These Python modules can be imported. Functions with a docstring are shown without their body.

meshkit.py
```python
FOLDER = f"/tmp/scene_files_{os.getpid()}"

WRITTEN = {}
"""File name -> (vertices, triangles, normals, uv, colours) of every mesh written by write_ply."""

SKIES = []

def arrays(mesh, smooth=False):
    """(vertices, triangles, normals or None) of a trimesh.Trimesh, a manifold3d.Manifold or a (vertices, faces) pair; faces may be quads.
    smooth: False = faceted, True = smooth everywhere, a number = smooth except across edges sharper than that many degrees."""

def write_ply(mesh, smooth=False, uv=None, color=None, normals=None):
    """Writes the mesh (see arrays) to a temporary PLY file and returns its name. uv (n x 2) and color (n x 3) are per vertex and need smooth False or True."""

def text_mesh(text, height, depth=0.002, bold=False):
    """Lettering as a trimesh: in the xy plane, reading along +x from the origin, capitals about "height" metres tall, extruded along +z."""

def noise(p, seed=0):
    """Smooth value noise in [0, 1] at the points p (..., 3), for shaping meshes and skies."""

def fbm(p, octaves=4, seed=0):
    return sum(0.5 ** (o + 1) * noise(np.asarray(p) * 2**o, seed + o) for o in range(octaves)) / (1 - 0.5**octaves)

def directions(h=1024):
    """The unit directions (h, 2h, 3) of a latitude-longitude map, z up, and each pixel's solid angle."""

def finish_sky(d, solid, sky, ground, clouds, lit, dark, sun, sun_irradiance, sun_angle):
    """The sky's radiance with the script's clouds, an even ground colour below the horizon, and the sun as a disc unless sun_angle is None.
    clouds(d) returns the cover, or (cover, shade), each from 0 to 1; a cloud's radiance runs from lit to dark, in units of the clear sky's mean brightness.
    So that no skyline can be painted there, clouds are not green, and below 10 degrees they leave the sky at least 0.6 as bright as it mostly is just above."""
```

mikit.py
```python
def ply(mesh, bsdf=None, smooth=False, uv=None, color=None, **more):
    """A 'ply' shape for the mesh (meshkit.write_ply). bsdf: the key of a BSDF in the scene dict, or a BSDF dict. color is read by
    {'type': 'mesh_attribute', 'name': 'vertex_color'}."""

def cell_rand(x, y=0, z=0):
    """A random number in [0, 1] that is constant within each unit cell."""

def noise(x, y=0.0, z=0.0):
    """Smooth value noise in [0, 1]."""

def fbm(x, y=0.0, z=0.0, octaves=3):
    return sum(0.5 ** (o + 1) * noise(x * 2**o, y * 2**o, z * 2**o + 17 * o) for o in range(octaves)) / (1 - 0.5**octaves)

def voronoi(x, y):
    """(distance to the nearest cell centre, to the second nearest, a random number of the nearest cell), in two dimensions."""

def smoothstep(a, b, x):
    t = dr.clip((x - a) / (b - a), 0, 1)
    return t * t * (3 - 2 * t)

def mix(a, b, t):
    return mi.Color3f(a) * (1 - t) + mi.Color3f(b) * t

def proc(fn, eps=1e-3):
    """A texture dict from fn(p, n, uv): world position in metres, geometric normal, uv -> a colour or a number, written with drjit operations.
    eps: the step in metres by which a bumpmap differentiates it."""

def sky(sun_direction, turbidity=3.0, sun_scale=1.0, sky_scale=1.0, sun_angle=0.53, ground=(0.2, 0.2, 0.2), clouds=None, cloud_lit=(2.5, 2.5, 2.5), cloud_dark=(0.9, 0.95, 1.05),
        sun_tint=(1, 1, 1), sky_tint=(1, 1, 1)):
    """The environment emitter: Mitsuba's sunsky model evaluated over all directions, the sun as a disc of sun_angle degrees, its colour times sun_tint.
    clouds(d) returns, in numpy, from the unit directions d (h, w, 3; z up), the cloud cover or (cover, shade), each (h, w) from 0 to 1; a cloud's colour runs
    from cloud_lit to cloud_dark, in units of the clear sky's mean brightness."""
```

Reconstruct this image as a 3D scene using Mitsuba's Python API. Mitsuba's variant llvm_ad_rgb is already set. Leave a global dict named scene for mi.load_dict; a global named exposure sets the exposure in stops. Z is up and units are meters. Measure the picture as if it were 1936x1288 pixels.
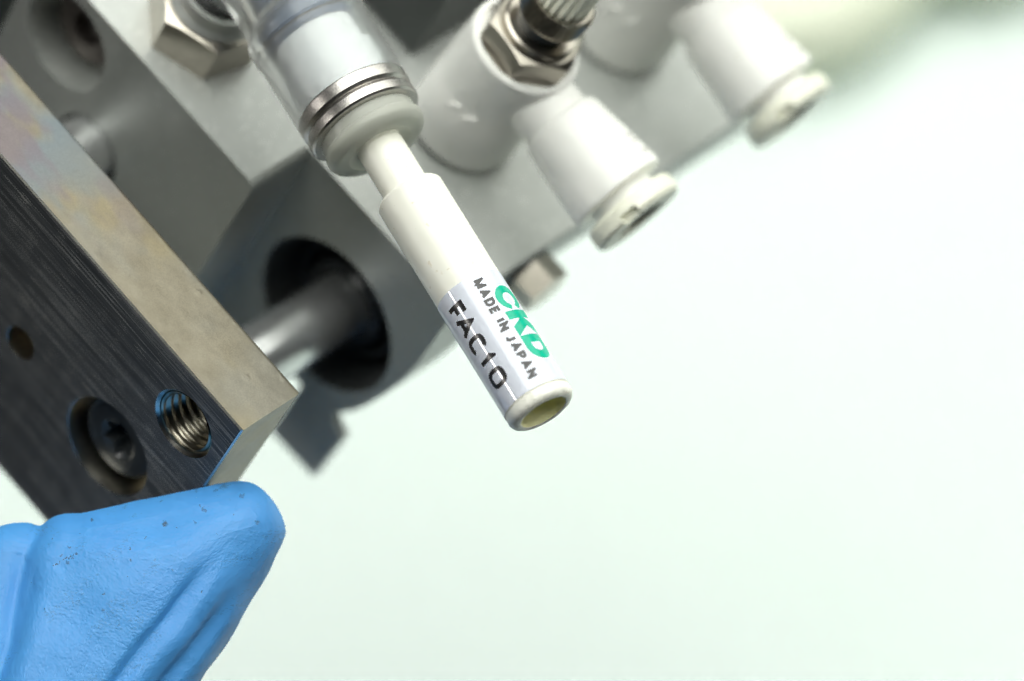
import math, random
import numpy as np
import trimesh, manifold3d as m3, shapely
import shapely.geometry as sg
import drjit as dr, mitsuba as mi
import mikit, meshkit
from mikit import proc, noise, fbm, voronoi, smoothstep, mix

random.seed(5); np.random.seed(5)
scene, labels = {}, {}
T = mi.ScalarTransform4f

# ------------------------------------------------------------------ camera, lamps, exposure
exposure = 0.0
PITCH = math.radians(58)
EYE = np.array([0.0, 0.0, 0.392])
RIGHT = np.array([1.0, 0, 0])
FWD = np.array([0, math.cos(PITCH), -math.sin(PITCH)])
UP = np.array([0, math.sin(PITCH), math.cos(PITCH)])
FOV = math.degrees(2 * math.atan(968 / 7800))
scene['camera'] = {
    'type': 'thinlens', 'fov': FOV, 'fov_axis': 'x', 'near_clip': 0.01, 'far_clip': 10.0,
    'aperture_radius': 0.0051, 'focus_distance': 0.3010,
    'to_world': T().look_at(origin=EYE.tolist(), target=(EYE + FWD).tolist(), up=UP.tolist())}


def lamp(key, centre, target, w, h, power, label):
    """A flat panel lamp: white housing behind, light-giving diffuser in front."""
    centre, target = np.array(centre, float), np.array(target, float)
    up = [0, 0, 1] if abs((target - centre)[2]) < 0.95 * np.linalg.norm(target - centre) else [0, 1, 0]
    tw = T().look_at(origin=centre.tolist(), target=target.tolist(), up=up)
    scene[key + '__diffuser'] = {'type': 'rectangle', 'to_world': tw @ T().scale([w / 2, h / 2, 1]),
                                 'bsdf': {'type': 'ref', 'id': 'm_housing'},
                                 'emitter': {'type': 'area', 'radiance': {'type': 'rgb', 'value': list(power)}}}
    scene[key + '__housing'] = {'type': 'cube', 'to_world': tw @ T().translate([0, 0, -0.026]) @ T().scale([w / 2 + .012, h / 2 + .012, 0.025]),
                                'bsdf': {'type': 'ref', 'id': 'm_housing'}}
    labels[key] = {'label': label, 'category': 'lamp'}


scene['m_housing'] = {'type': 'twosided', 'bsdf': {'type': 'diffuse', 'reflectance': {'type': 'rgb', 'value': [.7, .7, .7]}}}
lamp('ceiling_lamp', (0.26, 0.52, 1.40), (0.15, 0.40, 0.0), 1.9, 1.5, (4.0, 4.09, 3.85), 'wide ceiling lamp hanging above the table')
lamp('panel_lamp', (0.78, 0.95, 0.86), (0.0, 0.15, 0.12), 1.1, 0.9, (2.05, 2.1, 1.95), 'large square panel lamp beyond the far right corner of the table')

# ------------------------------------------------------------------ frames
PF = 7800.0
_X, _Y, _Z = np.array([.658, .735, -.167]), np.array([.642, -.43, .633]), np.array([-.393, .524, .756])
_u, _, _v = np.linalg.svd(np.stack([_X, _Y, _Z], 1))
_M = _u @ _v
_M[:, 2] *= -1                                   # third axis of the device points up
CAM = np.stack([RIGHT, -UP, FWD], 1)             # camera axes (right, down, forward) in the world
C0 = np.array([(458 - 968) / PF, (815 - 644) / PF, 1.0]) * 299.0
ROT = CAM @ _M                                   # device (mm) -> world direction
ORG = EYE + CAM @ C0 / 1000                      # the near top corner of the end plate


def W(p):
    """device millimetres (x along the plate, y away from it, h up) -> world metres"""
    return ORG + np.asarray(p, float) @ ROT.T / 1000


def dev(p):
    """the same, backwards, for textures"""
    d = [(p[i] - float(ORG[i])) * 1000 for i in range(3)]
    return [d[0] * float(ROT[0, k]) + d[1] * float(ROT[1, k]) + d[2] * float(ROT[2, k]) for k in range(3)]


# filter frame: s along its axis towards the open end, u sideways, w towards the viewer
FA = np.array([.526 * .937, .85 * .937, -.35]); FA /= np.linalg.norm(FA)
FP = np.array([.8505, -.526, 0.0]); FP -= FA * (FP @ FA); FP /= np.linalg.norm(FP)
FW = np.cross(FA, FP)
if FW[2] > 0:
    FW = -FW
FC = np.array([(945 - 968) / PF, (645.5 - 644) / PF, 1.0]) * 300.0
FAw, FPw, FWw, FCw = CAM @ FA, CAM @ FP, CAM @ FW, EYE + CAM @ FC / 1000
FRT = np.stack([FAw, FPw, FWw], 1)


def Wf(p):
    return FCw + np.asarray(p, float) @ FRT.T / 1000


def fil(p):
    d = [(p[i] - float(FCw[i])) * 1000 for i in range(3)]
    return [d[0] * float(FRT[0, k]) + d[1] * float(FRT[1, k]) + d[2] * float(FRT[2, k]) for k in range(3)]


# slim tube lamp at the left: mirrored in the glossy sticker as one thin bright line down its length
_d = (FCw + FAw * .0009 - EYE) / np.linalg.norm(FCw + FAw * .0009 - EYE)
_n = FPw * math.sin(math.radians(-28.1)) + FWw * math.cos(math.radians(-28.1))
_l = _d - 2 * (_d @ _n) * _n
_c = FCw + _l * 0.6
_t = FAw - _l * (FAw @ _l)
_t /= np.linalg.norm(_t)
scene['tube_lamp__tube'] = {'type': 'cylinder', 'p0': (_c - _t * .024).tolist(), 'p1': (_c + _t * .024).tolist(), 'radius': 0.015, 'bsdf': {'type': 'ref', 'id': 'm_housing'},
                            'emitter': {'type': 'area', 'radiance': {'type': 'rgb', 'value': [70, 68, 64]}}}
labels['tube_lamp'] = {'label': 'slim short tube lamp at the left of the table', 'category': 'lamp'}


def numbered(key):
    if not any(k == key or k.startswith(key + '__') for k in scene):
        return key
    n = 1
    while any(k == f'{key}_{n:03d}' or k.startswith(f'{key}_{n:03d}__') for k in scene):
        n += 1
    return f'{key}_{n:03d}'


def mesh_of(g):
    if hasattr(g, 'to_mesh'):
        m = g.to_mesh()
        return trimesh.Trimesh(np.array(m.vert_properties[:, :3], float), np.array(m.tri_verts), process=False)
    return g.copy()


def add(key, g, bsdf, frame=W, smooth=30):
    """one entry of the scene; g in the millimetres of its frame"""
    key = numbered(key)
    m = mesh_of(g)
    v = frame(m.vertices)
    f = m.faces
    if np.linalg.det(np.stack([frame([1, 0, 0]) - frame([0, 0, 0]), frame([0, 1, 0]) - frame([0, 0, 0]), frame([0, 0, 1]) - frame([0, 0, 0])])) < 0:
        f = f[:, ::-1]
    scene[key] = mikit.ply(trimesh.Trimesh(v, f, process=False), bsdf, smooth=smooth)
    return key


def tag(key, label, category=None, group=None, kind=None):
    labels[key] = {k: v for k, v in dict(label=label, category=category, group=group, kind=kind).items() if v}


# ------------------------------------------------------------------ shape helpers (mm)
def lathe(profile, axis='x', n=96, origin=(0, 0, 0), closed=True):
    """profile: (position along the axis, radius) pairs; turned about the axis"""
    pr = np.asarray(profile, float)
    th = np.linspace(0, 2 * np.pi, n, endpoint=False)
    a = np.repeat(pr[:, 0], n).reshape(len(pr), n)
    b, c = pr[:, 1:2] * np.cos(th), pr[:, 1:2] * np.sin(th)
    order = {'x': (a, b, c), 'y': (c, a, b), 'z': (b, c, a)}[axis]
    v = np.stack(order, -1).reshape(-1, 3)
    i, j = np.meshgrid(np.arange(len(pr) - 1), np.arange(n), indexing='ij')
    q = np.stack([i * n + j, (i + 1) * n + j, (i + 1) * n + (j + 1) % n, i * n + (j + 1) % n], -1).reshape(-1, 4)
    f = np.vstack([q[:, [0, 1, 2]], q[:, [0, 2, 3]]])[:, ::-1]
    m = trimesh.Trimesh(v + np.asarray(origin, float), f, process=False)
    m.merge_vertices(); m.update_faces(m.nondegenerate_faces(height=1e-9))
    if m.is_watertight and m.volume < 0:
        m.invert()
    return m


def cyl(axis, a, b, r, centre, n=64):
    """manifold cylinder along an axis from a to b"""
    g = m3.Manifold.cylinder(b - a, r, r, n).translate([0, 0, a])
    if axis == 'x':
        g = g.rotate([0, 90, 0])
    elif axis == 'y':
        g = g.rotate([-90, 0, 0])
    return g.translate(list(centre))


def prism_y(pts, y0, y1):
    """outline in (x, h), extruded along y"""
    p = np.asarray(pts, float)
    g = m3.Manifold.extrude(m3.CrossSection([p[:, [0, 1]].tolist()], m3.FillRule.NonZero), y1 - y0)
    return g.rotate([90, 0, 0]).translate([0, y1, 0])


def hull(pts):
    return m3.Manifold.hull_points(np.asarray(pts, float))


def hexagon(r, h0, h1, a0, cut=0.45, top=True, centre=(0, 0)):
    """hex nut standing on h, corner radius r, its top corners turned off to a cone"""
    th = np.radians(a0 + 60 * np.arange(6))
    c = m3.CrossSection([[(r * math.cos(t), r * math.sin(t)) for t in th]])
    g = m3.Manifold.extrude(c, h1 - h0).translate([0, 0, h0])
    rf = r * math.cos(math.pi / 6)
    cone = lathe([(h0 - 1, 0), (h0 - 1, r + 2), (h1 - (r - rf) * .62, r + .02), (h1, rf - .12), (h1, 0)], 'z', 96)
    cm = m3.Manifold(m3.Mesh(np.asarray(cone.vertices, np.float32), np.asarray(cone.faces, np.uint32)))
    return (g ^ cm).translate([centre[0], centre[1], 0])


# ------------------------------------------------------------------ materials
def rgb(*c):
    return {'type': 'rgb', 'value': list(c)}


def pbr(key, color, rough=.4, metal=0., bump=None, scale=1., **more):
    b = {'type': 'principled', 'base_color': rgb(*color) if isinstance(color, tuple) else proc(color, 2e-5), 'roughness': rough if isinstance(rough, float) else proc(rough, 2e-5), 'metallic': metal, **more}
    if bump is not None:
        b = {'type': 'bumpmap', 'arbitrary': proc(bump, 3e-5), 'scale': scale, 'bsdf': b}
    scene[key] = {'type': 'twosided', 'bsdf': b} if not more.get('spec_trans') else b


def brushed_lines(x, h):
    wob = noise(x * .09, h * .3) * .35
    return noise(x * .07, h * 4.2 + wob, 3.) * .18 + noise(x * .12, h * 9.5 + wob, 7.) * .46 + noise(x * .3, h * 20., 11.) * .36


def brushed_colour(p, n, uv):
    x, y, h = dev(p)
    s = brushed_lines(x, h)
    patch = fbm(x * .12, h * .22, 2., 3)
    c = mix((.056, .061, .067), (.086, .089, .092), patch)
    c = mix(c, (.02, .022, .026), smoothstep(.46, .3, s) * .5)
    c = mix(c, (.28, .28, .275), smoothstep(.52, .74, s) * .5)
    return mix(c, (.38, .37, .35), smoothstep(.82, .9, noise(x * .5, h * 17, 21.)) * .55)


def brushed_bump(p, n, uv):
    x, y, h = dev(p)
    return brushed_lines(x, h)


pbr('m_ground_steel', brushed_colour, .55, .12, brushed_bump, 8e-6, specular=.35)


def plated_colour(p, n, uv):
    x, y, h = dev(p)
    w = fbm(x * .16, y * .26, h * .3, 4)
    w2 = fbm(x * .2 + 9, y * .3 + 3, h * .3, 4)
    c = mix((.315, .275, .195), (.475, .43, .33), fbm(x * .6, y * 1.1, h * .7, 5))
    c = mix(c, (.45, .37, .20), smoothstep(.50, .72, w2) * .5)
    # heat-tint like film, strongest at the far end of the plate
    end = smoothstep(-15., -27., x + 9 * (w - .5))
    c = mix(c, (.29, .34, .37), smoothstep(.36, .62, w) * (.2 + .8 * end))
    c = mix(c, (.30, .25, .29), smoothstep(.44, .66, fbm(x * .2 + 4, y * .5, h + 5., 4)) * end * .75)
    g = noise(x * 11, y * 11, h * 11)
    return c * (.44 + .08 * g)


def plated_bump(p, n, uv):
    x, y, h = dev(p)
    f, s, r = voronoi(x * .42, (y - h) * .42)
    blister = smoothstep(.15, .08, f) * smoothstep(.72, .74, r)
    pit = smoothstep(.05, .02, f) * smoothstep(.3, .28, r)
    return blister * .02 - pit * .02 + fbm(x * 2.5, y * 2.5, h * 2.5, 3) * .02 + noise(x * 13, y * 13, h * 13) * .004


pbr('m_plated', plated_colour, .37, .62, plated_bump, 1e-3)


def alu_colour(p, n, uv):
    x, y, h = dev(p)
    c = mix((.42, .44, .42), (.48, .495, .475), fbm(x * .3, y * .3, h * .3, 3))
    return mix(c, (.58, .59, .57), smoothstep(.72, .85, noise(x * 2.3, y * 2.3, h * 2.3)) * .4)


pbr('m_aluminium', alu_colour, .42, .5)
pbr('m_steel', (.60, .58, .54), .24, 1.)


def shaft_colour(p, n, uv):
    x, y, h = dev(p)
    return mix((.66, .67, .68), (.72, .73, .73), noise(y * 1.5, x, h))


pbr('m_shaft', shaft_colour, .24, .85)


def nickel_colour(p, n, uv):
    x, y, h = dev(p)
    w = fbm(x * .8, y * .8, h * .8, 3)
    return mix((.40, .37, .32), (.52, .48, .42), w)


def nickel_bump(p, n, uv):
    x, y, h = dev(p)
    return noise(x * 9, y * 9, h * 9)


pbr('m_bolt', (.30, .28, .24), .28, 1.)
pbr('m_nickel', nickel_colour, .24, 1., nickel_bump, 4e-6)


def ring_colour(p, n, uv):
    x, y, h = dev(p)
    g = noise(x * 9, y * 9, h * 9)
    return mix((.44, .42, .41), (.64, .61, .57), g)


pbr('m_ring', ring_colour, .36, 1., lambda p, n, uv: noise(*[c * 12 for c in dev(p)]), 8e-6)
pbr('m_thread', (.40, .37, .30), .24, 1.)
pbr('m_bore', (.56, .53, .46), .24, 1.)
pbr('m_black_oxide', (.04, .046, .05), .3, .15, specular=.5)
pbr('m_screw', (.16, .14, .13), .4, .8)
pbr('m_rubber', (.035, .038, .038), .5)
pbr('m_black_anodised', (.035, .042, .04), .45)
pbr('m_seal', (.03, .033, .035), .22)
pbr('m_gasket', (.13, .13, .12), .6)


def pbt_colour(p, n, uv):
    x, y, h = dev(p)
    c = mix((.79, .787, .755), (.835, .83, .80), fbm(x * .4, y * .4, h * .4, 3))
    return mix(c, (.60, .56, .44), smoothstep(.74, .84, fbm(x * 1.6, y * 1.6, h * 1.6, 3)) * .5)


pbr('m_pbt', pbt_colour, .38)
pbr('m_pbt_rim', (.80, .77, .66), .4)
pbr('m_release', (.78, .78, .66), .4)
pbr('m_mark', (.50, .48, .46), .5)


def filter_colour(p, n, uv):
    s, u, w = fil(p)
    c = mix((.85, .84, .745), (.865, .86, .785), fbm(s * .3, u * .3, w * .3, 3))
    return mix(c, (.62, .52, .34), smoothstep(.72, .82, fbm(s * 2.2, u * 2.2, w * 2.2, 3)) * .35)


pbr('m_filter', filter_colour, .34)
pbr('m_filter_inside', (.93, .90, .56), .5)
pbr('m_sticker', (.655, .685, .77), .07, 0., None, 1., specular=.55, clearcoat=.6, clearcoat_gloss=.97)
pbr('m_ink', (.018, .018, .02), .25)
pbr('m_ink_grey', (.025, .025, .028), .25)
pbr('m_green', (.0, .43, .27), .25)
scene['m_frosted'] = {'type': 'principled', 'base_color': rgb(.98, .99, .98), 'roughness': .22, 'spec_trans': .88, 'eta': 1.3}
scene['m_resin'] = {'type': 'principled', 'base_color': rgb(.92, .94, .84), 'roughness': .3, 'spec_trans': .6, 'eta': 1.35}
pbr('m_core', (.72, .75, .77), .6, 0.)
pbr('m_core_dark', (.06, .10, .17), .35)
pbr('m_hose', (.74, .775, .62), .35)


def table_colour(p, n, uv):
    g = fbm(p[0] * 30, p[1] * 30, 0., 4)
    return mix((.615, .70, .668), (.67, .75, .717), fbm(p[0] * 11, p[1] * 11, 3., 3) * .6 + g * .4)


pbr('m_table', table_colour, .45)

pbr('m_cloth', (.018, .026, .05), .8)
HAND_C = np.array([(300 - 968) / PF, (1100 - 644) / PF, 1.0]) * 303.0


def cam_mm(p):
    """the gloved hand's own frame: its origin in the thumb, axes right / down / away, in mm"""
    o = EYE + CAM @ HAND_C / 1000
    d = [(p[i] - float(o[i])) * 1000 for i in range(3)]
    return [d[0] * float(CAM[0, k]) + d[1] * float(CAM[1, k]) + d[2] * float(CAM[2, k]) for k in range(3)]


def Wh(p):
    return EYE + CAM @ HAND_C / 1000 + np.asarray(p, float) @ CAM.T / 1000


def hp(px, py, depth):
    """position in the hand's frame of a point at this distance"""
    return np.array([(px - 968) / PF, (py - 644) / PF, 1.0]) * depth - HAND_C


SPECKS = [(312, 990, 6.5, .9), (368, 988, 3.0, .5), (385, 965, 5.5, .55), (250, 1037, 3.6, 1.), (249, 1057, 2.2, .8), (99, 1020, 2.6, 1.), (171, 985, 3., .8), (246, 1089, 2., .9),
          (201, 1121, 2.6, .9), (219, 1131, 2., .5), (202, 1150, 2., .6), (91, 1149, 3., .6), (277, 1016, 2., .6), (335, 996, 2., .6), (485, 988, 5., .55), (420, 922, 6., .5),
          (384, 1117, 2.4, .7), (375, 958, 3., .5), (242, 1217, 1.6, .5), (365, 930, 4., .35), (118, 1050, 3., .5), (130, 1062, 4., .5), (140, 1055, 3., .5), (132, 1033, 2.6, .7)]
SPECKS += [(104 + 6 * i, 1066 - 3 * i + (i % 3), 2.6, .75) for i in range(8)] + [(400 + 5 * i, 931 - 2 * i, 3.2, .45) for i in range(7)] + [(150, 1010, 1.8, .6), (330, 1075, 1.6, .5), (268, 1150, 1.5, .5), (60, 1100, 2., .5), (180, 1200, 1.8, .5), (440, 975, 2., .6), (300, 950, 3., .5), (230, 962, 4., .4), (455, 940, 5., .5), (410, 1010, 1.6, .5)]
SPECKS = [(*hp(a, b, 301)[:2], r / 26, k) for a, b, r, k in SPECKS]


def glove_colour(p, n, uv):
    x, y, z = cam_mm(p)
    c = mix((.055, .25, .61), (.07, .295, .66), fbm(x * .3, y * .3, z * .3, 3))
    # dirt picked up from the oily metal: specks and a few smears
    jx, jy = (noise(x * 7, y * 7, 1.) - .5) * .22, (noise(x * 7, y * 7, 5.) - .5) * .22
    grain = .6 + .5 * noise(x * 16, y * 16, 2.)
    d = mi.Float(0)
    for sx, sy, r, k in SPECKS:
        q = dr.square(x + jx - sx) + dr.square(y + jy - sy)
        d = dr.maximum(d, smoothstep(r * r, .15 * r * r, q) * k)
    c = mix(c, (.035, .06, .08), dr.clip(d * grain, 0, 1))
    # faint oily scuffs with a fine grain of their own
    sm = smoothstep(.58, .8, fbm(x * .35 + 3, y * .8 + x * .35, 8., 4)) * smoothstep(.5, .95, noise(x * 9 + y * 3, y * 15, 9.))
    return mix(c, (.05, .12, .19), sm * .35)


def glove_bump(p, n, uv):
    x, y, z = cam_mm(p)
    a = noise(x * 5 + y * 2, y * 9 - x * 3., z * 6)
    return a * .5 + noise(x * 15, y * 15, z * 15) * .5


pbr('m_glove', glove_colour, .46, 0., glove_bump, 7e-5)

# ------------------------------------------------------------------ table
tb = trimesh.creation.box([1.1, 0.94, 0.03]); tb.apply_translation([0.42, 0.575, -0.015])
scene['table'] = mikit.ply(tb, 'm_table')
tag('table', 'pale mint white table top under the whole scene', kind='structure')

# ------------------------------------------------------------------ end plate (slides on the two rods)
LEN, THK, HGT = 38.0, 6.4, 27.3
cf, cb = 0.13, 0.45
pts = []
for y, i in ((0, cf), (cf, 0), (THK - cb, 0), (THK - cb * .3, cb * .3), (THK, cb)):
    for x in (-LEN + i, 0 - i):
        for h in (-HGT + i, -i):
            pts.append((x, y, h))
block = hull(pts)
# the bevel on the right end of the front face, opening downwards
block = block.trim_by_plane([-.62, .70, -.055], -.10)
holes = {'counterbore': (-8.2, -14.2, 4.2), 'counterbore_2': (-29.4, -14.2, 4.2), 'threaded': (-4.1, -4.9, 2.62), 'dowel': (-18.6, -13.9, 1.4)}
block -= cyl('y', -1, 4.2, 4.15, (-8.2, 0, -14.2), 96)
block -= cyl('y', -1, 4.2, 4.15, (-29.4, 0, -14.2), 96)
block -= cyl('y', -1, THK + 1, 2.62, (-4.1, 0, -4.9), 72)
block -= cyl('y', -1, THK + 1, 2.62, (-33.1, 0, -4.9), 72)
block -= cyl('y', -1, 4.5, 1.4, (-18.6, 0, -13.9), 48)
CH = []
for x, h, r, c in ((-8.2, -14.2, 4.15, .06), (-29.4, -14.2, 4.15, .06), (-4.1, -4.9, 2.6, .25), (-33.1, -4.9, 2.6, .25), (-18.6, -13.9, 1.4, .05)):
    cc = lathe([(-.5, 0), (-.5, r + c + .5), (c, r), (c, 0)], 'y', 96, (x, 0, h))
    block -= m3.Manifold(m3.Mesh(np.asarray(cc.vertices, np.float32), np.asarray(cc.faces, np.uint32)))
    CH.append((x, h, r, c))
m = mesh_of(block)
ctr = m.triangles_center
nrm = m.face_normals
front = (np.abs(ctr[:, 1]) < 1e-3) & (nrm[:, 1] < -.9)
bore = np.zeros(len(ctr), bool)
for x, h, r in ((-8.2, -14.2, 4.25), (-29.4, -14.2, 4.25), (-4.1, -4.9, 2.66), (-33.1, -4.9, 2.66), (-18.6, -13.9, 1.43)):
    bore |= (np.hypot(ctr[:, 0] - x, ctr[:, 2] - h) < r) & ~front & (ctr[:, 1] > .01)
rims = np.zeros(len(ctr), bool)
for x, h, r, c in CH:
    rims |= (np.hypot(ctr[:, 0] - x, ctr[:, 2] - h) < r + c + .05) & (ctr[:, 1] < c - .005) & ~front
bore &= ~rims
bevel = ((nrm[:, 0] > .5) | (nrm[:, 2] > .5)) & (nrm[:, 1] < -.5) & ~front


def sub(mask):
    return m.submesh([np.nonzero(mask)[0]], append=True, repair=False)


E_ = 'end_plate'
add(E_ + '__block', sub(~front & ~bore & ~bevel & ~rims), 'm_plated', smooth=25)
add(E_ + '__ground_face', sub(front), 'm_ground_steel', smooth=False)
add(E_ + '__bevel', sub(bevel), 'm_steel', smooth=False)
add(E_ + '__bore_wall', sub(bore), 'm_bore', smooth=30)
add(E_ + '__hole_rim', sub(rims), 'm_bore', smooth=40)
labels[E_ + '__ground_face'] = {'label': 'dark brushed steel front face'}
labels[E_ + '__block'] = {'label': 'tan plated block with faint heat tints'}


def thread(cx_, ch, r, pitch, depth, y0=.15):
    n, k = 64, int(depth / pitch * 8)
    th = np.linspace(0, 2 * np.pi, n + 1)
    yy = np.linspace(y0, y0 + depth, k)
    P = (yy[:, None] / pitch + th[None] / (2 * np.pi)) % 1
    rr = r - .46 * pitch * np.clip(1.25 * np.abs(2 * P - 1) - .12, 0, 1)
    v = np.stack([cx_ + rr * np.cos(th), np.repeat(yy[:, None], n + 1, 1), ch + rr * np.sin(th)], -1).reshape(-1, 3)
    i, j = np.meshgrid(np.arange(k - 1), np.arange(n), indexing='ij')
    a = i * (n + 1) + j
    q = np.stack([a, a + 1, a + n + 2, a + n + 1], -1).reshape(-1, 4)
    return trimesh.Trimesh(v, np.vstack([q[:, [0, 1, 2]], q[:, [0, 2, 3]]]), process=False)


for x in (-4.1, -33.1):
    add(E_ + '__screw_thread', thread(x, -4.9, 2.6, .8, THK - .4), 'm_thread', smooth=True)


def torx(r, n=6):
    th = np.linspace(0, 2 * np.pi, 121)[:-1]
    rr = r * (.84 + .16 * np.cos(n * th)) ** 1.0
    return [(a * math.cos(t), a * math.sin(t)) for a, t in zip(rr, th)]


for x in (-8.2, -29.4):
    head = lathe([(1.15, 0), (1.15, 3.0), (1.25, 3.25), (1.5, 3.45), (4.15, 3.45), (4.15, 0)], 'y', 96)
    head = m3.Manifold(m3.Mesh(np.asarray(head.vertices, np.float32), np.asarray(head.faces, np.uint32)))
    sock = m3.Manifold.extrude(m3.CrossSection([torx(1.62)]), 2.0).rotate([90, 0, 0]).translate([0, 2.9, 0])
    cone = lathe([(.5, 0), (.5, 2.2), (1.16, 1.78), (1.45, 1.3), (1.45, 0)], 'y', 60)
    cone = m3.Manifold(m3.Mesh(np.asarray(cone.vertices, np.float32), np.asarray(cone.faces, np.uint32)))
    if head.volume() < 0 or cone.volume() < 0:
        raise ValueError('inside out')
    g = (head - sock - cone).rotate([0, 14, 0]).translate([x, 0, -14.2])
    k = add(E_ + '__cap_screw', g, 'm_black_oxide', smooth=30)
    labels[k] = {'label': 'black socket cap screw sunk in its counterbore'}
for x, y1 in ((-7.7, 44), (-29.6, 40)):
    add(E_ + '__rod', lathe([(THK - .2, 0), (THK - .2, 2.68), (y1, 2.68), (y1, 0)], 'y', 96, (x, 0, -14.2)), 'm_shaft')
tag(E_, 'tan steel end plate with brushed dark front face held by the blue glove', 'metal plate')

# ------------------------------------------------------------------ cylinder body
TOP = -1.7
A_ = 'air_cylinder'


def round_corner(c, r, a0, a1, k=8):
    return [(c[0] + r * math.cos(t), c[1] + r * math.sin(t)) for t in np.radians(np.linspace(a0, a1, k))]


fb = [(-41.2, -24), (-16.0, -24)] + round_corner((-16.9, TOP - .9), .9, 0, 90) + [(-41.2, TOP)]
front_block = prism_y(fb, 17.3, 26.0)
front_block -= cyl('y', 10, 21.0, 4.25, (-35.7, 0, -7.2), 96)
front_block -= cyl('y', 10, 25, 3.15, (-29.6, 0, -14.5), 96)
rim = prism_y([(-15.2, -25), (-15.2, 0), (-42, 0), (-42, -25)], 17.0, 17.3)
boss_pts = [(-20, TOP), (0.0, TOP)] + round_corner((0.0, TOP - .8), .8, 90, 0)[1:] + [(.85, -9), (.62, -12.3), (.05, -15.4), (-.55, -17.6), (-1.2, -19.5), (-2.05, -20.9), (-2.6, -21.7), (-4, -22.3), (-8.6, -22.3), (-9.2, -27), (-20, -27)]
boss = prism_y(boss_pts[::-1], 23.8, 30.0)
foot_pts = [(-2.2, -21.2), (-2.3, -21.9), (-1.9, -22.4), (-.55, -23.0), (-.7, -29.2), (-6, -29.5), (-6, -21.2)]
boss += prism_y(foot_pts[::-1], 23.8, 24.7)
boss -= cyl('y', 20, 34, 6.85, (-7.6, 0, -13.9), 96)
rear_pts = [(-38, TOP), (0.3, TOP), (0.5, TOP - .2), (0.5, -5.6), (-1.5, -8.0), (-3.5, -12), (-8, -15), (-38, -15)]
rear = prism_y(rear_pts[::-1], 29.9, 64.0)
rear = rear - cyl('y', 20, 36, 6.85, (-7.6, 0, -13.9), 96)
body = front_block + boss + rear
add(A_ + '__body', body, 'm_aluminium', smooth=35)
labels[A_ + '__body'] = {'label': 'matte grey aluminium cylinder body'}
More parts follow.
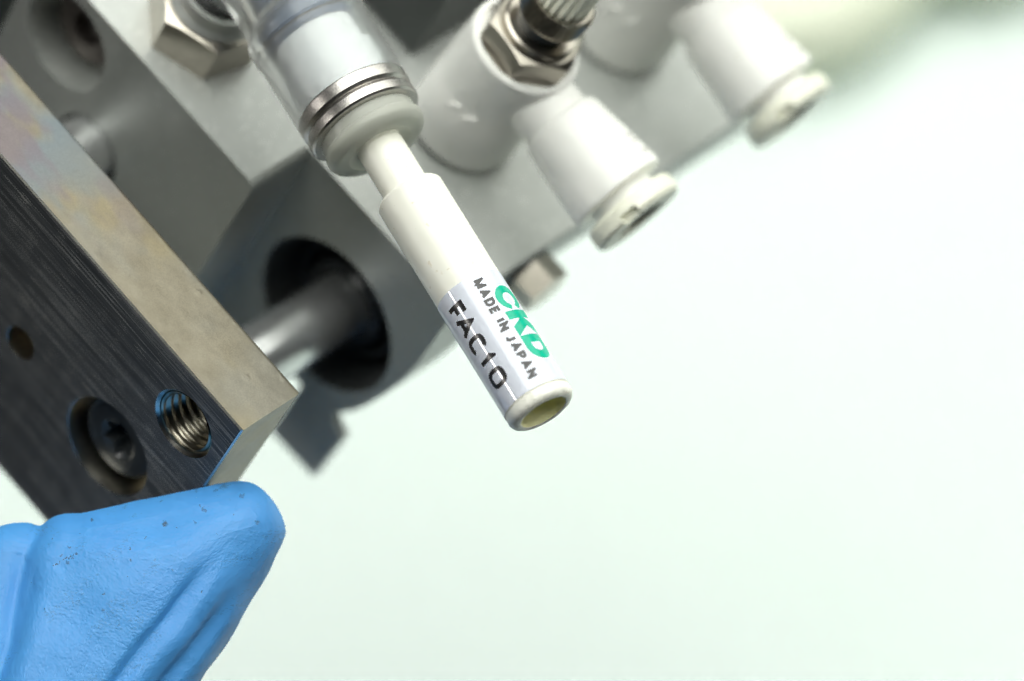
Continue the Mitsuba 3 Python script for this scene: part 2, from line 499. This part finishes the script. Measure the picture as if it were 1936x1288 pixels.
# black bush in the big bore, with a wiper lip round the rod
add(A_ + '__bore_bush', lathe([(23.95, 6.8), (24.6, 6.5), (30.5, 6.3), (30.5, 4.6), (28.4, 4.3), (28.0, 3.7), (28.6, 2.72), (30.9, 2.72), (30.9, 6.8), (23.95, 6.8)], 'y', 96, (-7.7, 0, -13.9)), 'm_rubber')
add(A_ + '__wiper_ring', lathe([(30.8, 2.72), (26.2, 2.75), (25.9, 3.0), (25.85, 3.5), (26.1, 3.8), (27.0, 4.0), (30.8, 4.1)], 'y', 96, (-7.7, 0, -14.0)), 'm_seal')
add(A_ + '__retaining_ring', lathe([(26.9, 4.75), (26.6, 4.85), (26.6, 5.05), (26.9, 5.15), (27.2, 5.05), (27.2, 4.85), (26.9, 4.75)], 'y', 96, (-7.7, 0, -13.9)), 'm_black_oxide')
add(A_ + '__rod_seal', lathe([(17.5, 3.13), (17.45, 2.95), (18.2, 2.72), (19.0, 2.72)], 'y', 96, (-29.6, 0, -14.5)), 'm_rubber')
hd = lathe([(19.6, 1.4), (19.6, 2.9), (19.85, 3.2), (22.0, 3.2), (22.0, 0), (21.0, 0), (21.0, 1.4), (19.6, 1.4)], 'y', 6 * 16, (-35.7, 0, -7.2))
add(A_ + '__socket_screw', hd, 'm_screw')
# black block on top, mostly outside the picture
blk = hull([(x, y, h) for x in (-36, -18.6) for y in (38, 63.5) for h in (TOP + .02, 9)])
add(A_ + '__black_block', blk, 'm_black_anodised', smooth=False)
side = hull([(x, y, h) for x in (-60, -41.25) for y in (17.8, 26) for h in (-24, -1.9)])
add(A_ + '__black_side_block', side, 'm_black_anodised', smooth=False)
# hexagon stop bolt in the right end face
hb = hexagon(2.25, 0, 2.3, 12, .3).rotate([0, 90, 0]).translate([.75, 34.3, -4.4])
add(A_ + '__stop_bolt', hb, 'm_nickel', smooth=25)
add(A_ + '__bolt_washer', lathe([(.5, 0), (.5, 2.3), (.75, 2.3), (.75, 0)], 'x', 64, (0, 34.3, -4.4)), 'm_black_oxide')
tag(A_, 'grey aluminium air cylinder body behind the plate with a large black rod bore', 'air cylinder')

# ------------------------------------------------------------------ speed controllers on the top face


def speed_controller(x0, y0, label):
    key = numbered('speed_controller')
    tilt = 0.055

    def fr(p):
        p = np.asarray(p, float)
        q = np.stack([p[..., 0] * math.cos(tilt) + p[..., 2] * math.sin(tilt), p[..., 1], p[..., 2] * math.cos(tilt) - p[..., 0] * math.sin(tilt)], -1)
        return W(q + np.array([x0, y0, TOP]))

    def part(name, g, mat, smooth=30):
        return add(key + '__' + name, g, mat, fr, smooth)

    part('gasket', lathe([(0.02, 0), (0.02, 4.2), (.55, 4.2), (.55, 0)], 'z', 72), 'm_gasket')
    bodyg = lathe([(.5, 0), (.5, 4.35)] + [(.5 + .25 - .25 * math.cos(t), 4.35 + .25 * math.sin(t)) for t in np.linspace(0, 1.57, 5)] + [(11.6, 4.6), (12.0, 4.5), (12.2, 4.3), (12.2, 4.05), (11.7, 3.95), (11.7, 0)], 'z', 96)
    part('housing', bodyg, 'm_pbt')
    # neck between housing and port: a rounded bridge
    br = m3.Manifold.hull_points(np.array([(x, 3.0 * math.cos(a) * (1 if x < 4.5 else .95), 9.0 + 2.8 * math.sin(a)) for x in (2.0, 6.2) for a in np.linspace(0, 2 * np.pi, 40)[:-1]]))
    part('bridge', br, 'm_pbt')
    hh = 9.1
    pr = [(5.9, 0), (5.9, 2.9), (6.05, 3.2), (6.4, 3.38), (12.9, 4.08), (13.2, 3.95), (13.2, 2.7), (15.0, 2.7), (15.0, 0)]
    part('port_barrel', lathe(pr, 'x', 96, (0, 0, hh)), 'm_pbt')
    # release ring with a slot, oval
    rr = lathe([(14.2, 2.0), (14.2, 3.6), (14.4, 3.8), (15.5, 3.85), (15.8, 3.6), (15.8, 2.1), (14.2, 2.0)], 'x', 96)
    rr.apply_scale([1, 1.06, .98])
    rm = m3.Manifold(m3.Mesh(np.asarray(rr.vertices, np.float32), np.asarray(rr.faces, np.uint32)))
    rm -= m3.Manifold.cube([1.3, 3.0, 1.5], True).rotate([-38, 0, 0]).translate([15.75, -3.45, 3.1])
    part('release_ring', rm.translate([0, 0, hh]), 'm_release', 35)
    part('tube_seat', lathe([(15.6, 2.05), (12, 2.0), (12, 0)], 'x', 64, (0, 0, hh)), 'm_gasket')
    # moulded marks: two raised chevrons on the housing, figures on the port
    def curved(pts, r, rise, off):
        pts = np.asarray(pts, float)
        poly = sg.Polygon(pts)
        t = trimesh.creation.extrude_polygon(poly, rise, engine='earcut')
        for _ in range(2):
            t = t.subdivide()
        v = t.vertices
        a = v[:, 0] / r + off
        return trimesh.Trimesh(np.stack([(r - .05 + v[:, 2]) * np.cos(a), (r - .05 + v[:, 2]) * np.sin(a), v[:, 1]], -1), t.faces, process=False)
    for off in (-1.62, -1.28):
        part('raised_mark', curved([(-.5, 5.2), (.5, 6.4), (.5, 6.9), (-.1, 6.6), (-.5, 6.0)], 4.6, .25, off), 'm_pbt')
    for sx in (10.2, 10.8, 11.9):
        bar = hull([(x, 3.6 * math.cos(a), hh + 3.6 * math.sin(a)) for x in (sx, sx + .28) for a in (.85, 1.05, 1.25)] + [(x, (3.9 + .108 * (x - 11)) * math.cos(a), hh + (3.9 + .108 * (x - 11)) * math.sin(a)) for x in (sx, sx + .28) for a in (.85, .95, 1.05, 1.15, 1.25)])
        part('size_mark', bar, 'm_mark')
    # metal top: hexagon, lock ring, neck, knurled knob
    part('hex_nut', hexagon(4.05, 11.75, 14.4, -66, .4), 'm_bolt', 25)
    part('lock_ring', lathe([(14.3, 0), (14.3, 3.1), (14.85, 3.1), (15.0, 2.9), (15.0, 0)], 'z', 72), 'm_nickel')
    part('knob_neck', lathe([(14.9, 2.1), (17.0, 2.1)], 'z', 60), 'm_black_oxide')
    n, v = 48 * 4, []
    th = np.linspace(0, 2 * np.pi, n, endpoint=False)
    ridge = .16 * np.clip(1.4 * np.cos(48 * th), -1, 1)
    rings = [(16.4, 1.9, 0), (16.4, 2.55, 0), (16.7, 2.72, 1), (18.3, 2.72, 1), (18.6, 2.55, .3), (18.6, 2.25, 0), (18.0, 2.2, 0)]
    v = np.concatenate([np.stack([(r + k * ridge) * np.cos(th), (r + k * ridge) * np.sin(th), np.full(n, h)], -1) for h, r, k in rings])
    i, j = np.meshgrid(np.arange(len(rings) - 1), np.arange(n), indexing='ij')
    q = np.stack([i * n + j, i * n + (j + 1) % n, (i + 1) * n + (j + 1) % n, (i + 1) * n + j], -1).reshape(-1, 4)
    part('knob', trimesh.Trimesh(v, np.vstack([q[:, [0, 1, 2]], q[:, [0, 2, 3]]]), process=False), 'm_bolt', 25)
    # ribbed clear top of the adjusting needle
    rp = [((2.1 + .12 * math.cos(20 * t)) * math.cos(t), (2.1 + .12 * math.cos(20 * t)) * math.sin(t)) for t in np.linspace(0, 2 * np.pi, 161)[:-1]]
    part('needle_top', m3.Manifold.extrude(m3.CrossSection([rp]), 4.2).translate([0, 0, 17.6]), 'm_release', 25)
    tag(key, label, 'speed controller', None)
    return key


speed_controller(-11.5, 36.9, 'white elbow speed controller nearer the filter, brown metal hex and knurled knob on top')
speed_controller(-11.5, 56.6, 'blurred white elbow speed controller farthest back, nearest the top right corner')

# ------------------------------------------------------------------ elbow coupling that carries the filter
C_ = 'elbow_coupling'
NX, NY = -29.0, 23.4
k = add(C_ + '__lock_nut', hexagon(4.65, TOP + .02, 2.0, -40, .45, centre=(NX, NY)), 'm_nickel', smooth=25)
labels[k] = {'label': 'shiny metal hex lock nut at the foot of the elbow'}
add(C_ + '__stem', lathe([(1.9, 0), (1.9, 3.7), (2.15, 3.6), (2.5, 3.3), (3.6, 3.2), (3.6, 0)], 'z', 72, (NX, NY, 0)), 'm_aluminium')
add(C_ + '__o_ring', lathe([(3.55, 0), (3.55, 2.4), (3.8, 2.7), (4.2, 2.7), (4.5, 2.4), (4.5, 0)], 'z', 72, (NX, NY, 0)), 'm_rubber')
S_END = -37.5
sleeve = lathe([(-20.2, 3.62), (-22.5, 3.62), (-22.5, 4.45), (-22.9, 4.56), (-28.6, 4.58), (-28.8, 4.7), (-30.0, 4.7), (-30.3, 4.5), (-30.5, 4.32), (S_END, 4.3)] + [(S_END - 4.3 * math.sin(t), 4.3 * math.cos(t)) for t in np.linspace(.15, 1.45, 9)] + [(S_END - 4.3, 0)] + [(S_END - 2.4, 0), (S_END - 2.4, 2.6), (-31.5, 2.8), (-30.3, 3.62), (-20.2, 3.62)], 'x', 128)
add(C_ + '__clear_sleeve', sleeve, 'm_frosted', Wf, 30)
labels[C_ + '__clear_sleeve'] = {'label': 'frosted clear plastic sleeve'}
add(C_ + '__inner_core', lathe([(-22.6, 0), (-22.6, 3.45), (-25.6, 3.5), (-25.9, 3.2), (-28.2, 3.15), (-28.2, 0)], 'x', 96), 'm_core', Wf)
add(C_ + '__inner_seal', lathe([(-28.2, 0), (-28.2, 3.3), (-28.7, 3.52), (-29.9, 3.5), (-30.2, 2.7), (-33.5, 2.5), (-33.5, 0)], 'x', 96), 'm_core_dark', Wf)
ringp = [(-20.15, 3.6), (-20.15, 4.35), (-20.3, 4.48), (-20.95, 4.5), (-21.1, 4.42), (-21.25, 4.22), (-21.4, 4.42), (-21.55, 4.52), (-22.35, 4.56), (-22.5, 4.5), (-22.5, 3.6)]
k = add(C_ + '__metal_ring', lathe(ringp, 'x', 160), 'm_ring', Wf, 30)
labels[k] = {'label': 'grooved bare metal ring round the mouth of the coupling'}
add(C_ + '__collar', lathe([(-22.4, 1.85), (-22.4, 3.58), (-20.2, 3.58), (-20.1, 3.85), (-19.2, 3.8), (-19.2, 1.85), (-22.4, 1.85)], 'x', 96), 'm_resin', Wf)
fl = [(-19.25, 1.86), (-19.25, 3.9), (-19.12, 4.02), (-18.75, 4.05), (-18.4, 3.92), (-18.1, 3.55), (-18.02, 3.3), (-18.0, 2.6), (-18.2, 2.35), (-18.25, 1.86), (-19.25, 1.86)]
k = add(C_ + '__release_flange', lathe(fl, 'x', 128), 'm_resin', Wf, 35)
labels[k] = {'label': 'milky translucent release flange round the filter neck'}
# standing leg of the elbow, over the nut
ec = (Wf([S_END, 0, 0]) - ORG) @ ROT * 1000
leg = lathe([(4.3, 0), (4.3, 3.6), (4.7, 3.9), (ec[2], 4.1), (ec[2] + 1.0, 0)], 'z', 96, (ec[0], ec[1], 0))
add(C_ + '__standing_leg', leg, 'm_frosted')
tag(C_, 'frosted translucent elbow coupling with metal ring, rising from a hex nut on the body', 'pipe coupling')

# ------------------------------------------------------------------ inline filter
F_ = 'inline_filter'
bp = [(-22.0, 0), (-22.0, 1.79), (-13.75, 1.79), (-13.72, 2.42), (-13.45, 2.63), (5.42, 2.64), (5.46, 2.55), (5.52, 2.55), (5.56, 2.63), (6.05, 2.62), (6.3, 2.48), (6.45, 2.25), (6.48, 1.95), (6.42, 1.86), (6.0, 1.83), (4.3, 1.80), (4.3, 0)]
fm = lathe(bp, 'x', 160)
tc = fm.triangles_center
ins = (np.hypot(tc[:, 1], tc[:, 2]) < 1.855) & (tc[:, 0] > 2.5)
endr = (tc[:, 0] > 5.44) & ~ins
add(F_ + '__tube_body', fm.submesh([np.nonzero(~ins & ~endr)[0]], append=True, repair=False), 'm_filter', Wf, 30)
er = fm.submesh([np.nonzero(endr)[0]], append=True, repair=False)
v = er.vertices.copy()
rim_n = (meshkit.noise(v * 3.1, 3) - .5)[:, None] * .09
er.vertices = v + rim_n * np.array([.6, 1, 1]) * (v[:, :1] > 5.8)
add(F_ + '__end_ring', er, 'm_filter', Wf, 40)
labels[F_ + '__end_ring'] = {'label': 'open cream end ring'}
k = add(F_ + '__opening', fm.submesh([np.nonzero(ins)[0]], append=True, repair=False), 'm_filter_inside', Wf, 30)
labels[k] = {'label': 'yellowish hollow inside of the open end'}
RL = 2.665
n = 200
th = np.radians(np.linspace(-172, 172, n))
prs = [(-4.52, RL - .03), (-4.5, RL), (5.36, RL), (5.38, RL - .03)]
v = np.concatenate([np.stack([np.full(n, s), r * np.sin(th), r * np.cos(th)], -1) for s, r in prs])
i, j = np.meshgrid(np.arange(3), np.arange(n - 1), indexing='ij')
q = np.stack([i * n + j, i * n + j + 1, (i + 1) * n + j + 1, (i + 1) * n + j], -1).reshape(-1, 4)
add(F_ + '__sticker', trimesh.Trimesh(v, np.vstack([q[:, [0, 1, 2]], q[:, [0, 2, 3]]]), process=False), 'm_sticker', Wf, 30)
labels[F_ + '__sticker'] = {'label': 'glossy bluish white sticker with black and green print'}


def arc(cx_, cy_, rx, ry, a0, a1, k=16):
    return [(cx_ + rx * math.cos(t), cy_ + ry * math.sin(t)) for t in np.radians(np.linspace(a0, a1, k))]


ROUND = lambda: arc(.5, .5, .5, .5, 0, 360, 40)


def superround(a0, a1, k=28):
    out = []
    for t in np.radians(np.linspace(a0, a1, k)):
        c, s = math.cos(t), math.sin(t)
        out.append((.5 + .5 * math.copysign(abs(c) ** .62, c), .5 + .5 * math.copysign(abs(s) ** .62, s)))
    return out


GLYPH = {
    'F': [[(0, 0), (0, 1), (1, 1)], [(0, .5), (.86, .5)]],
    'A': [[(0, 0), (.5, 1), (1, 0)], [(.18, .34), (.82, .34)]],
    'C': [superround(42, 318)],
    '1': [[(0, .74), (.3, .80), (.78, 1), (.78, 0)]],
    '0': [superround(0, 360, 48)],
    'M': [[(0, 0), (0, 1), (.5, .12), (1, 1), (1, 0)]],
    'D': [[(0, 0), (0, 1), (.45, 1)] + arc(.45, .5, .55, .5, 75, -75, 12) + [(.45, 0), (0, 0)]],
    'E': [[(1, 1), (0, 1), (0, 0), (1, 0)], [(0, .52), (.88, .52)]],
    'I': [[(.5, 0), (.5, 1)]],
    'N': [[(0, 0), (0, 1), (1, 0), (1, 1)]],
    'J': [[(.8, 1), (.8, .3)] + arc(.42, .3, .38, .3, 0, -165, 10)],
    'P': [[(0, 0), (0, 1), (.55, 1)] + arc(.55, .74, .42, .26, 80, -80, 10) + [(.55, .48), (0, .48)]],
}


def glyphs(spec, height, stroke):
    """spec: (letter, left edge, width); returns shapely outlines, baseline at 0"""
    out = []
    for ch, x, w in spec:
        st = stroke
        for line in GLYPH[ch]:
            pts = [(x + st / 2 + a * (w - st), st / 2 + b * (height - st)) for a, b in line]
            out.append(sg.LineString(pts).buffer(st / 2, cap_style='flat', join_style='mitre', mitre_limit=1.6))
    return shapely.union_all(out)


def wrap(shape, w0, slope=0., lift=.012, s0=0.):
    """print the outline (x = along the axis, y = round the sticker) on the sticker"""
    ms = []
    shape = shapely.segmentize(shape, .08)
    for g in getattr(shape, 'geoms', [shape]):
        t = trimesh.creation.extrude_polygon(g, .008, engine='earcut')
        v2, f2 = trimesh.remesh.subdivide_to_size(t.vertices, t.faces, .16, max_iter=12)
        ms.append(trimesh.Trimesh(v2, f2, process=False))
    t = trimesh.util.concatenate(ms)
    v = t.vertices
    s, a, r = v[:, 0] + s0, (w0 + v[:, 1] + slope * v[:, 0]) / RL, RL + lift + v[:, 2]
    return trimesh.Trimesh(np.stack([s, r * np.sin(a), r * np.cos(a)], -1), t.faces, process=False)


big = glyphs([('F', -3.42, 1.1), ('A', -2.4, 1.62), ('C', -.56, 1.34), ('1', 1.08, .72), ('0', 2.36, 1.46)], 1.6, .35)
add(F_ + '__sticker__model_print', wrap(big, -2.42), 'm_ink', Wf, 40)
spec, x = [], -4.08
for ch, w in [('M', .70), ('A', .66), ('D', .60), ('E', .52), (' ', .22), ('I', .22), ('N', .60), (' ', .22), ('J', .46), ('A', .66), ('P', .56), ('A', .66), ('N', .60)]:
    if ch != ' ':
        spec.append((ch, x, w))
    x += w + .10
small = glyphs(spec, .80, .215)
sx_ = 8.75 / (x - .10 + 4.08)
small = shapely.affinity.scale(small, sx_, 1, origin=(-4.08, 0))
add(F_ + '__sticker__origin_print', wrap(small, .46, -.022), 'm_ink_grey', Wf, 40)
# the maker's mark in green: heavy wide letters
def poly(*p):
    return sg.Polygon(p)
Cc = sg.Polygon(arc(1.0, .9, 1.0, .92, 0, 360, 60)).difference(sg.Polygon(arc(1.12, .9, .66, .56, 0, 360, 50)))
Cc = Cc.difference(poly((1.15, .9), (2.6, 1.55), (2.6, .30)))
Kk = shapely.union_all([poly((0, 0), (.55, 0), (.55, 1.8), (0, 1.8)), poly((.45, .82), (1.3, 1.8), (2.0, 1.8), (.95, .72)), poly((.62, 1.0), (1.28, 0), (1.98, 0), (1.05, 1.25))])
Dd = poly((0, 0), *[(.95 + 1.05 * math.cos(t), .9 + .9 * math.sin(t)) for t in np.linspace(-1.57, 1.57, 30)], (0, 1.8)).difference(poly((.52, .36), *[(.9 + .56 * math.cos(t), .9 + .54 * math.sin(t)) for t in np.linspace(-1.57, 1.57, 24)], (.52, 1.44)))
aff = shapely.affinity.translate
mark = shapely.affinity.scale(shapely.union_all([aff(Cc, -3.0, 0), aff(Kk, -.78, 0), aff(Dd, 1.42, 0)]), 1, 1.12, origin=(0, 0)).buffer(.08, join_style='mitre')
add(F_ + '__sticker__maker_mark', wrap(mark, 1.58), 'm_green', Wf, 40)
tag(F_, 'small white cylindrical filter with printed sticker hanging from the elbow coupling', 'filter')

# ------------------------------------------------------------------ gloved hand
def ball(px, py, depth, rpx, seg=40):
    c = hp(px, py, depth)
    return m3.Manifold.sphere(rpx / 26 * depth / 300, seg).translate(c.tolist())


def bone(*b):
    return m3.Manifold.batch_hull([ball(*x) for x in b])


A1, B1, C1 = (440, 1007, 305.0, 97), (165, 1092, 304.5, 124), (100, 1400, 303.0, 185)
# thumb towards the plate, palm and wrist below the picture, fingers folded behind
MID = (300, 1112, 303.4, 124)
thumb = bone(A1, MID, B1) + bone(MID, (230, 1230, 303.2, 150), A1) + bone(MID, (230, 1230, 303.2, 150), B1) + bone(A1, B1, (230, 1230, 303.6, 150)) + bone(B1, C1, (230, 1230, 303.6, 150)) + bone(A1, C1, (230, 1230, 303.6, 150))
K1, K2 = (-25, 1088, 305.0, 88), (-20, 1360, 304.5, 160)
P1, P2, Wr1, Wr2 = (110, 1740, 312, 235), (-60, 1700, 326, 225), (140, 2260, 314, 265), (-90, 2240, 326, 265)
hand = thumb + bone((100, 1083, 304.8, 100), K1, (20, 1320, 304, 150)) + bone((100, 1083, 304.8, 100), B1, (230, 1230, 303.6, 150)) + bone(K1, K2) + bone(K2, C1, P1) + bone(K2, P1, P2) + bone(P1, P2, Wr1, Wr2) + bone(Wr1, Wr2, (240, 3000, 314, 285), (0, 2980, 326, 285))
fingers = [[(230, 1800, 330, 145), (260, 1610, 352, 125), (170, 1500, 372, 110), (60, 1490, 366, 94)],
           [(150, 1850, 338, 148), (160, 1640, 366, 128), (60, 1540, 388, 112), (-40, 1530, 382, 96)],
           [(50, 1860, 344, 142), (50, 1660, 372, 122), (-50, 1570, 392, 108), (-140, 1570, 386, 92)],
           [(-50, 1860, 346, 130), (-60, 1690, 372, 108), (-150, 1610, 388, 96), (-220, 1620, 380, 84)]]
for fg in fingers:
    hand += bone((60, 1920, 332, 190), fg[0])
    for a, b in zip(fg, fg[1:]):
        hand += bone(a, b)
hm = mesh_of(hand.refine_to_length(1.6))
hm.merge_vertices()
trimesh.smoothing.filter_taubin(hm, lamb=.6, nu=.612, iterations=80)
near = (hm.vertices[:, 0] > -18) & (hm.vertices[:, 2] < 14)
fn = near[hm.faces].all(1)
for size in (.9, .5, .3):
    v_, f_ = hm.vertices, hm.faces
    e = np.linalg.norm(v_[f_] - v_[np.roll(f_, 1, 1)], axis=2).max(1)
    tri_near = (v_[f_].mean(1)[:, 0] > -20) & (v_[f_].mean(1)[:, 2] < 8)
    idx = np.nonzero(tri_near & (e > size))[0]
    if len(idx):
        hm = trimesh.Trimesh(*trimesh.remesh.subdivide(v_, f_, idx), process=False)
        hm.merge_vertices()
v = hm.vertices.copy()
nv = hm.vertex_normals
# folds of the loose glove: ridges running down the thumb's right flank
fdir = np.array([-.55, .835]); fper = np.array([.835, .55])
o = hp(408, 1020, 301)[:2]
rel = v[:, :2] - o
al, pe = rel @ fdir, rel @ fper
wob = (meshkit.noise(np.stack([al * .18, pe * .2, al * 0], -1), 4) - .5) * 1.6
pe = pe + wob


def fold(c, w, amp, a0, a1):
    d = (pe - c) / w
    prof = np.where(d < 0, np.exp(-(d / .9) ** 2), np.exp(-(d / 1.7) ** 2))
    fade = np.clip((al - a0) / 3.5, 0, 1) * np.clip((a1 - al) / 6, 0, 1)
    return amp * prof * fade * fade * (3 - 2 * fade)


vis = np.clip((8 - v[:, 2]) / 3, 0, 1) * np.clip((v[:, 0] + 19) / 3, 0, 1)
disp = fold(-.2, .55, -.42, 1, 30) + fold(1.1, .8, .30, 0, 34) + fold(2.7, .45, -.32, 2.5, 34) + fold(3.7, .6, .28, 1.5, 34) + fold(5.0, .4, -.30, 2, 34) + fold(5.7, .4, .26, 2, 34) + fold(-2.6, .7, -.22, 4.5, 24) + fold(-5.2, .9, -.14, 6, 22)
disp += (meshkit.fbm(np.stack([v[:, 0] * 1.1 + v[:, 1] * .5, v[:, 1] * 2.0 - v[:, 0] * .8, v[:, 2]], -1), 3, 5) - .5) * .07
disp += (meshkit.fbm(v * .22, 2, 9) - .5) * .5 
# the crease where the thumb's folded glove meets the next bulge
line = np.array([hp(*q, 301)[:2] for q in ((64, 996), (42, 1050), (30, 1120), (20, 1210), (-10, 1320))])
dmin = np.full(len(v), 99.0)
for a, b in zip(line, line[1:]):
    t = np.clip(((v[:, :2] - a) @ (b - a)) / ((b - a) @ (b - a)), 0, 1)
    dmin = np.minimum(dmin, np.linalg.norm(v[:, :2] - a - t[:, None] * (b - a), axis=1))
disp -= .48 * np.exp(-(dmin / .6) ** 2) - .2 * np.exp(-((dmin - 1.9) / .9) ** 2)
v += nv * (disp * vis)[:, None]
hm = trimesh.Trimesh(v, hm.faces, process=False)
add('gloved_hand__glove', hm, 'm_glove', Wh, True)
sl = bone((170, 2560, 316, 360), (-70, 2540, 328, 360), (420, 4700, 316, 470), (60, 4680, 330, 470))
sm_ = mesh_of(sl.refine_to_length(4.0)); sm_.merge_vertices()
sm_.vertices += sm_.vertex_normals * ((meshkit.fbm(sm_.vertices * .09, 3, 6) - .5) * 9)[:, None]
add('gloved_hand__sleeve', sm_, 'm_cloth', Wh, True)
tag('gloved_hand', 'hand in a dirty bright blue rubber glove pinching the end plate, bottom left', 'hand')

# ------------------------------------------------------------------ hose lying on the table, far back
def on_table(px, py, z=0.006):
    d = CAM @ np.array([(px - 968) / PF, (py - 644) / PF, 1.0])
    return EYE + d * ((z - EYE[2]) / d[2])


ctrl = np.array([on_table(*q) for q in ((1180, 60), (1400, 60), (1545, 45), (1640, -22), (1700, -90), (1750, -135), (1810, -115), (1880, -105), (1970, -150), (2050, -200), (2000, -380))])
t = np.linspace(0, 1, 90)
from scipy.interpolate import CubicSpline
path = CubicSpline(np.linspace(0, 1, len(ctrl)), ctrl)(t)
tt = np.gradient(path, axis=0); tt /= np.linalg.norm(tt, axis=1, keepdims=True)
a_ = np.cross(tt, [0, 0, 1.0]); a_ /= np.linalg.norm(a_, axis=1, keepdims=True)
b_ = np.cross(tt, a_)
ang = np.linspace(0, 2 * np.pi, 24, endpoint=False)
v = (path[:, None] + .006 * (np.cos(ang)[None, :, None] * a_[:, None] + np.sin(ang)[None, :, None] * b_[:, None])).reshape(-1, 3)
i, j = np.meshgrid(np.arange(len(path) - 1), np.arange(24), indexing='ij')
q = np.stack([i * 24 + j, i * 24 + (j + 1) % 24, (i + 1) * 24 + (j + 1) % 24, (i + 1) * 24 + j], -1).reshape(-1, 4)
scene['air_hose'] = mikit.ply(trimesh.Trimesh(v, np.vstack([q[:, [0, 1, 2]], q[:, [0, 2, 3]]]), process=False), 'm_hose', smooth=True)
tag('air_hose', 'blurred pale green hose lying on the table at the top right', 'hose')
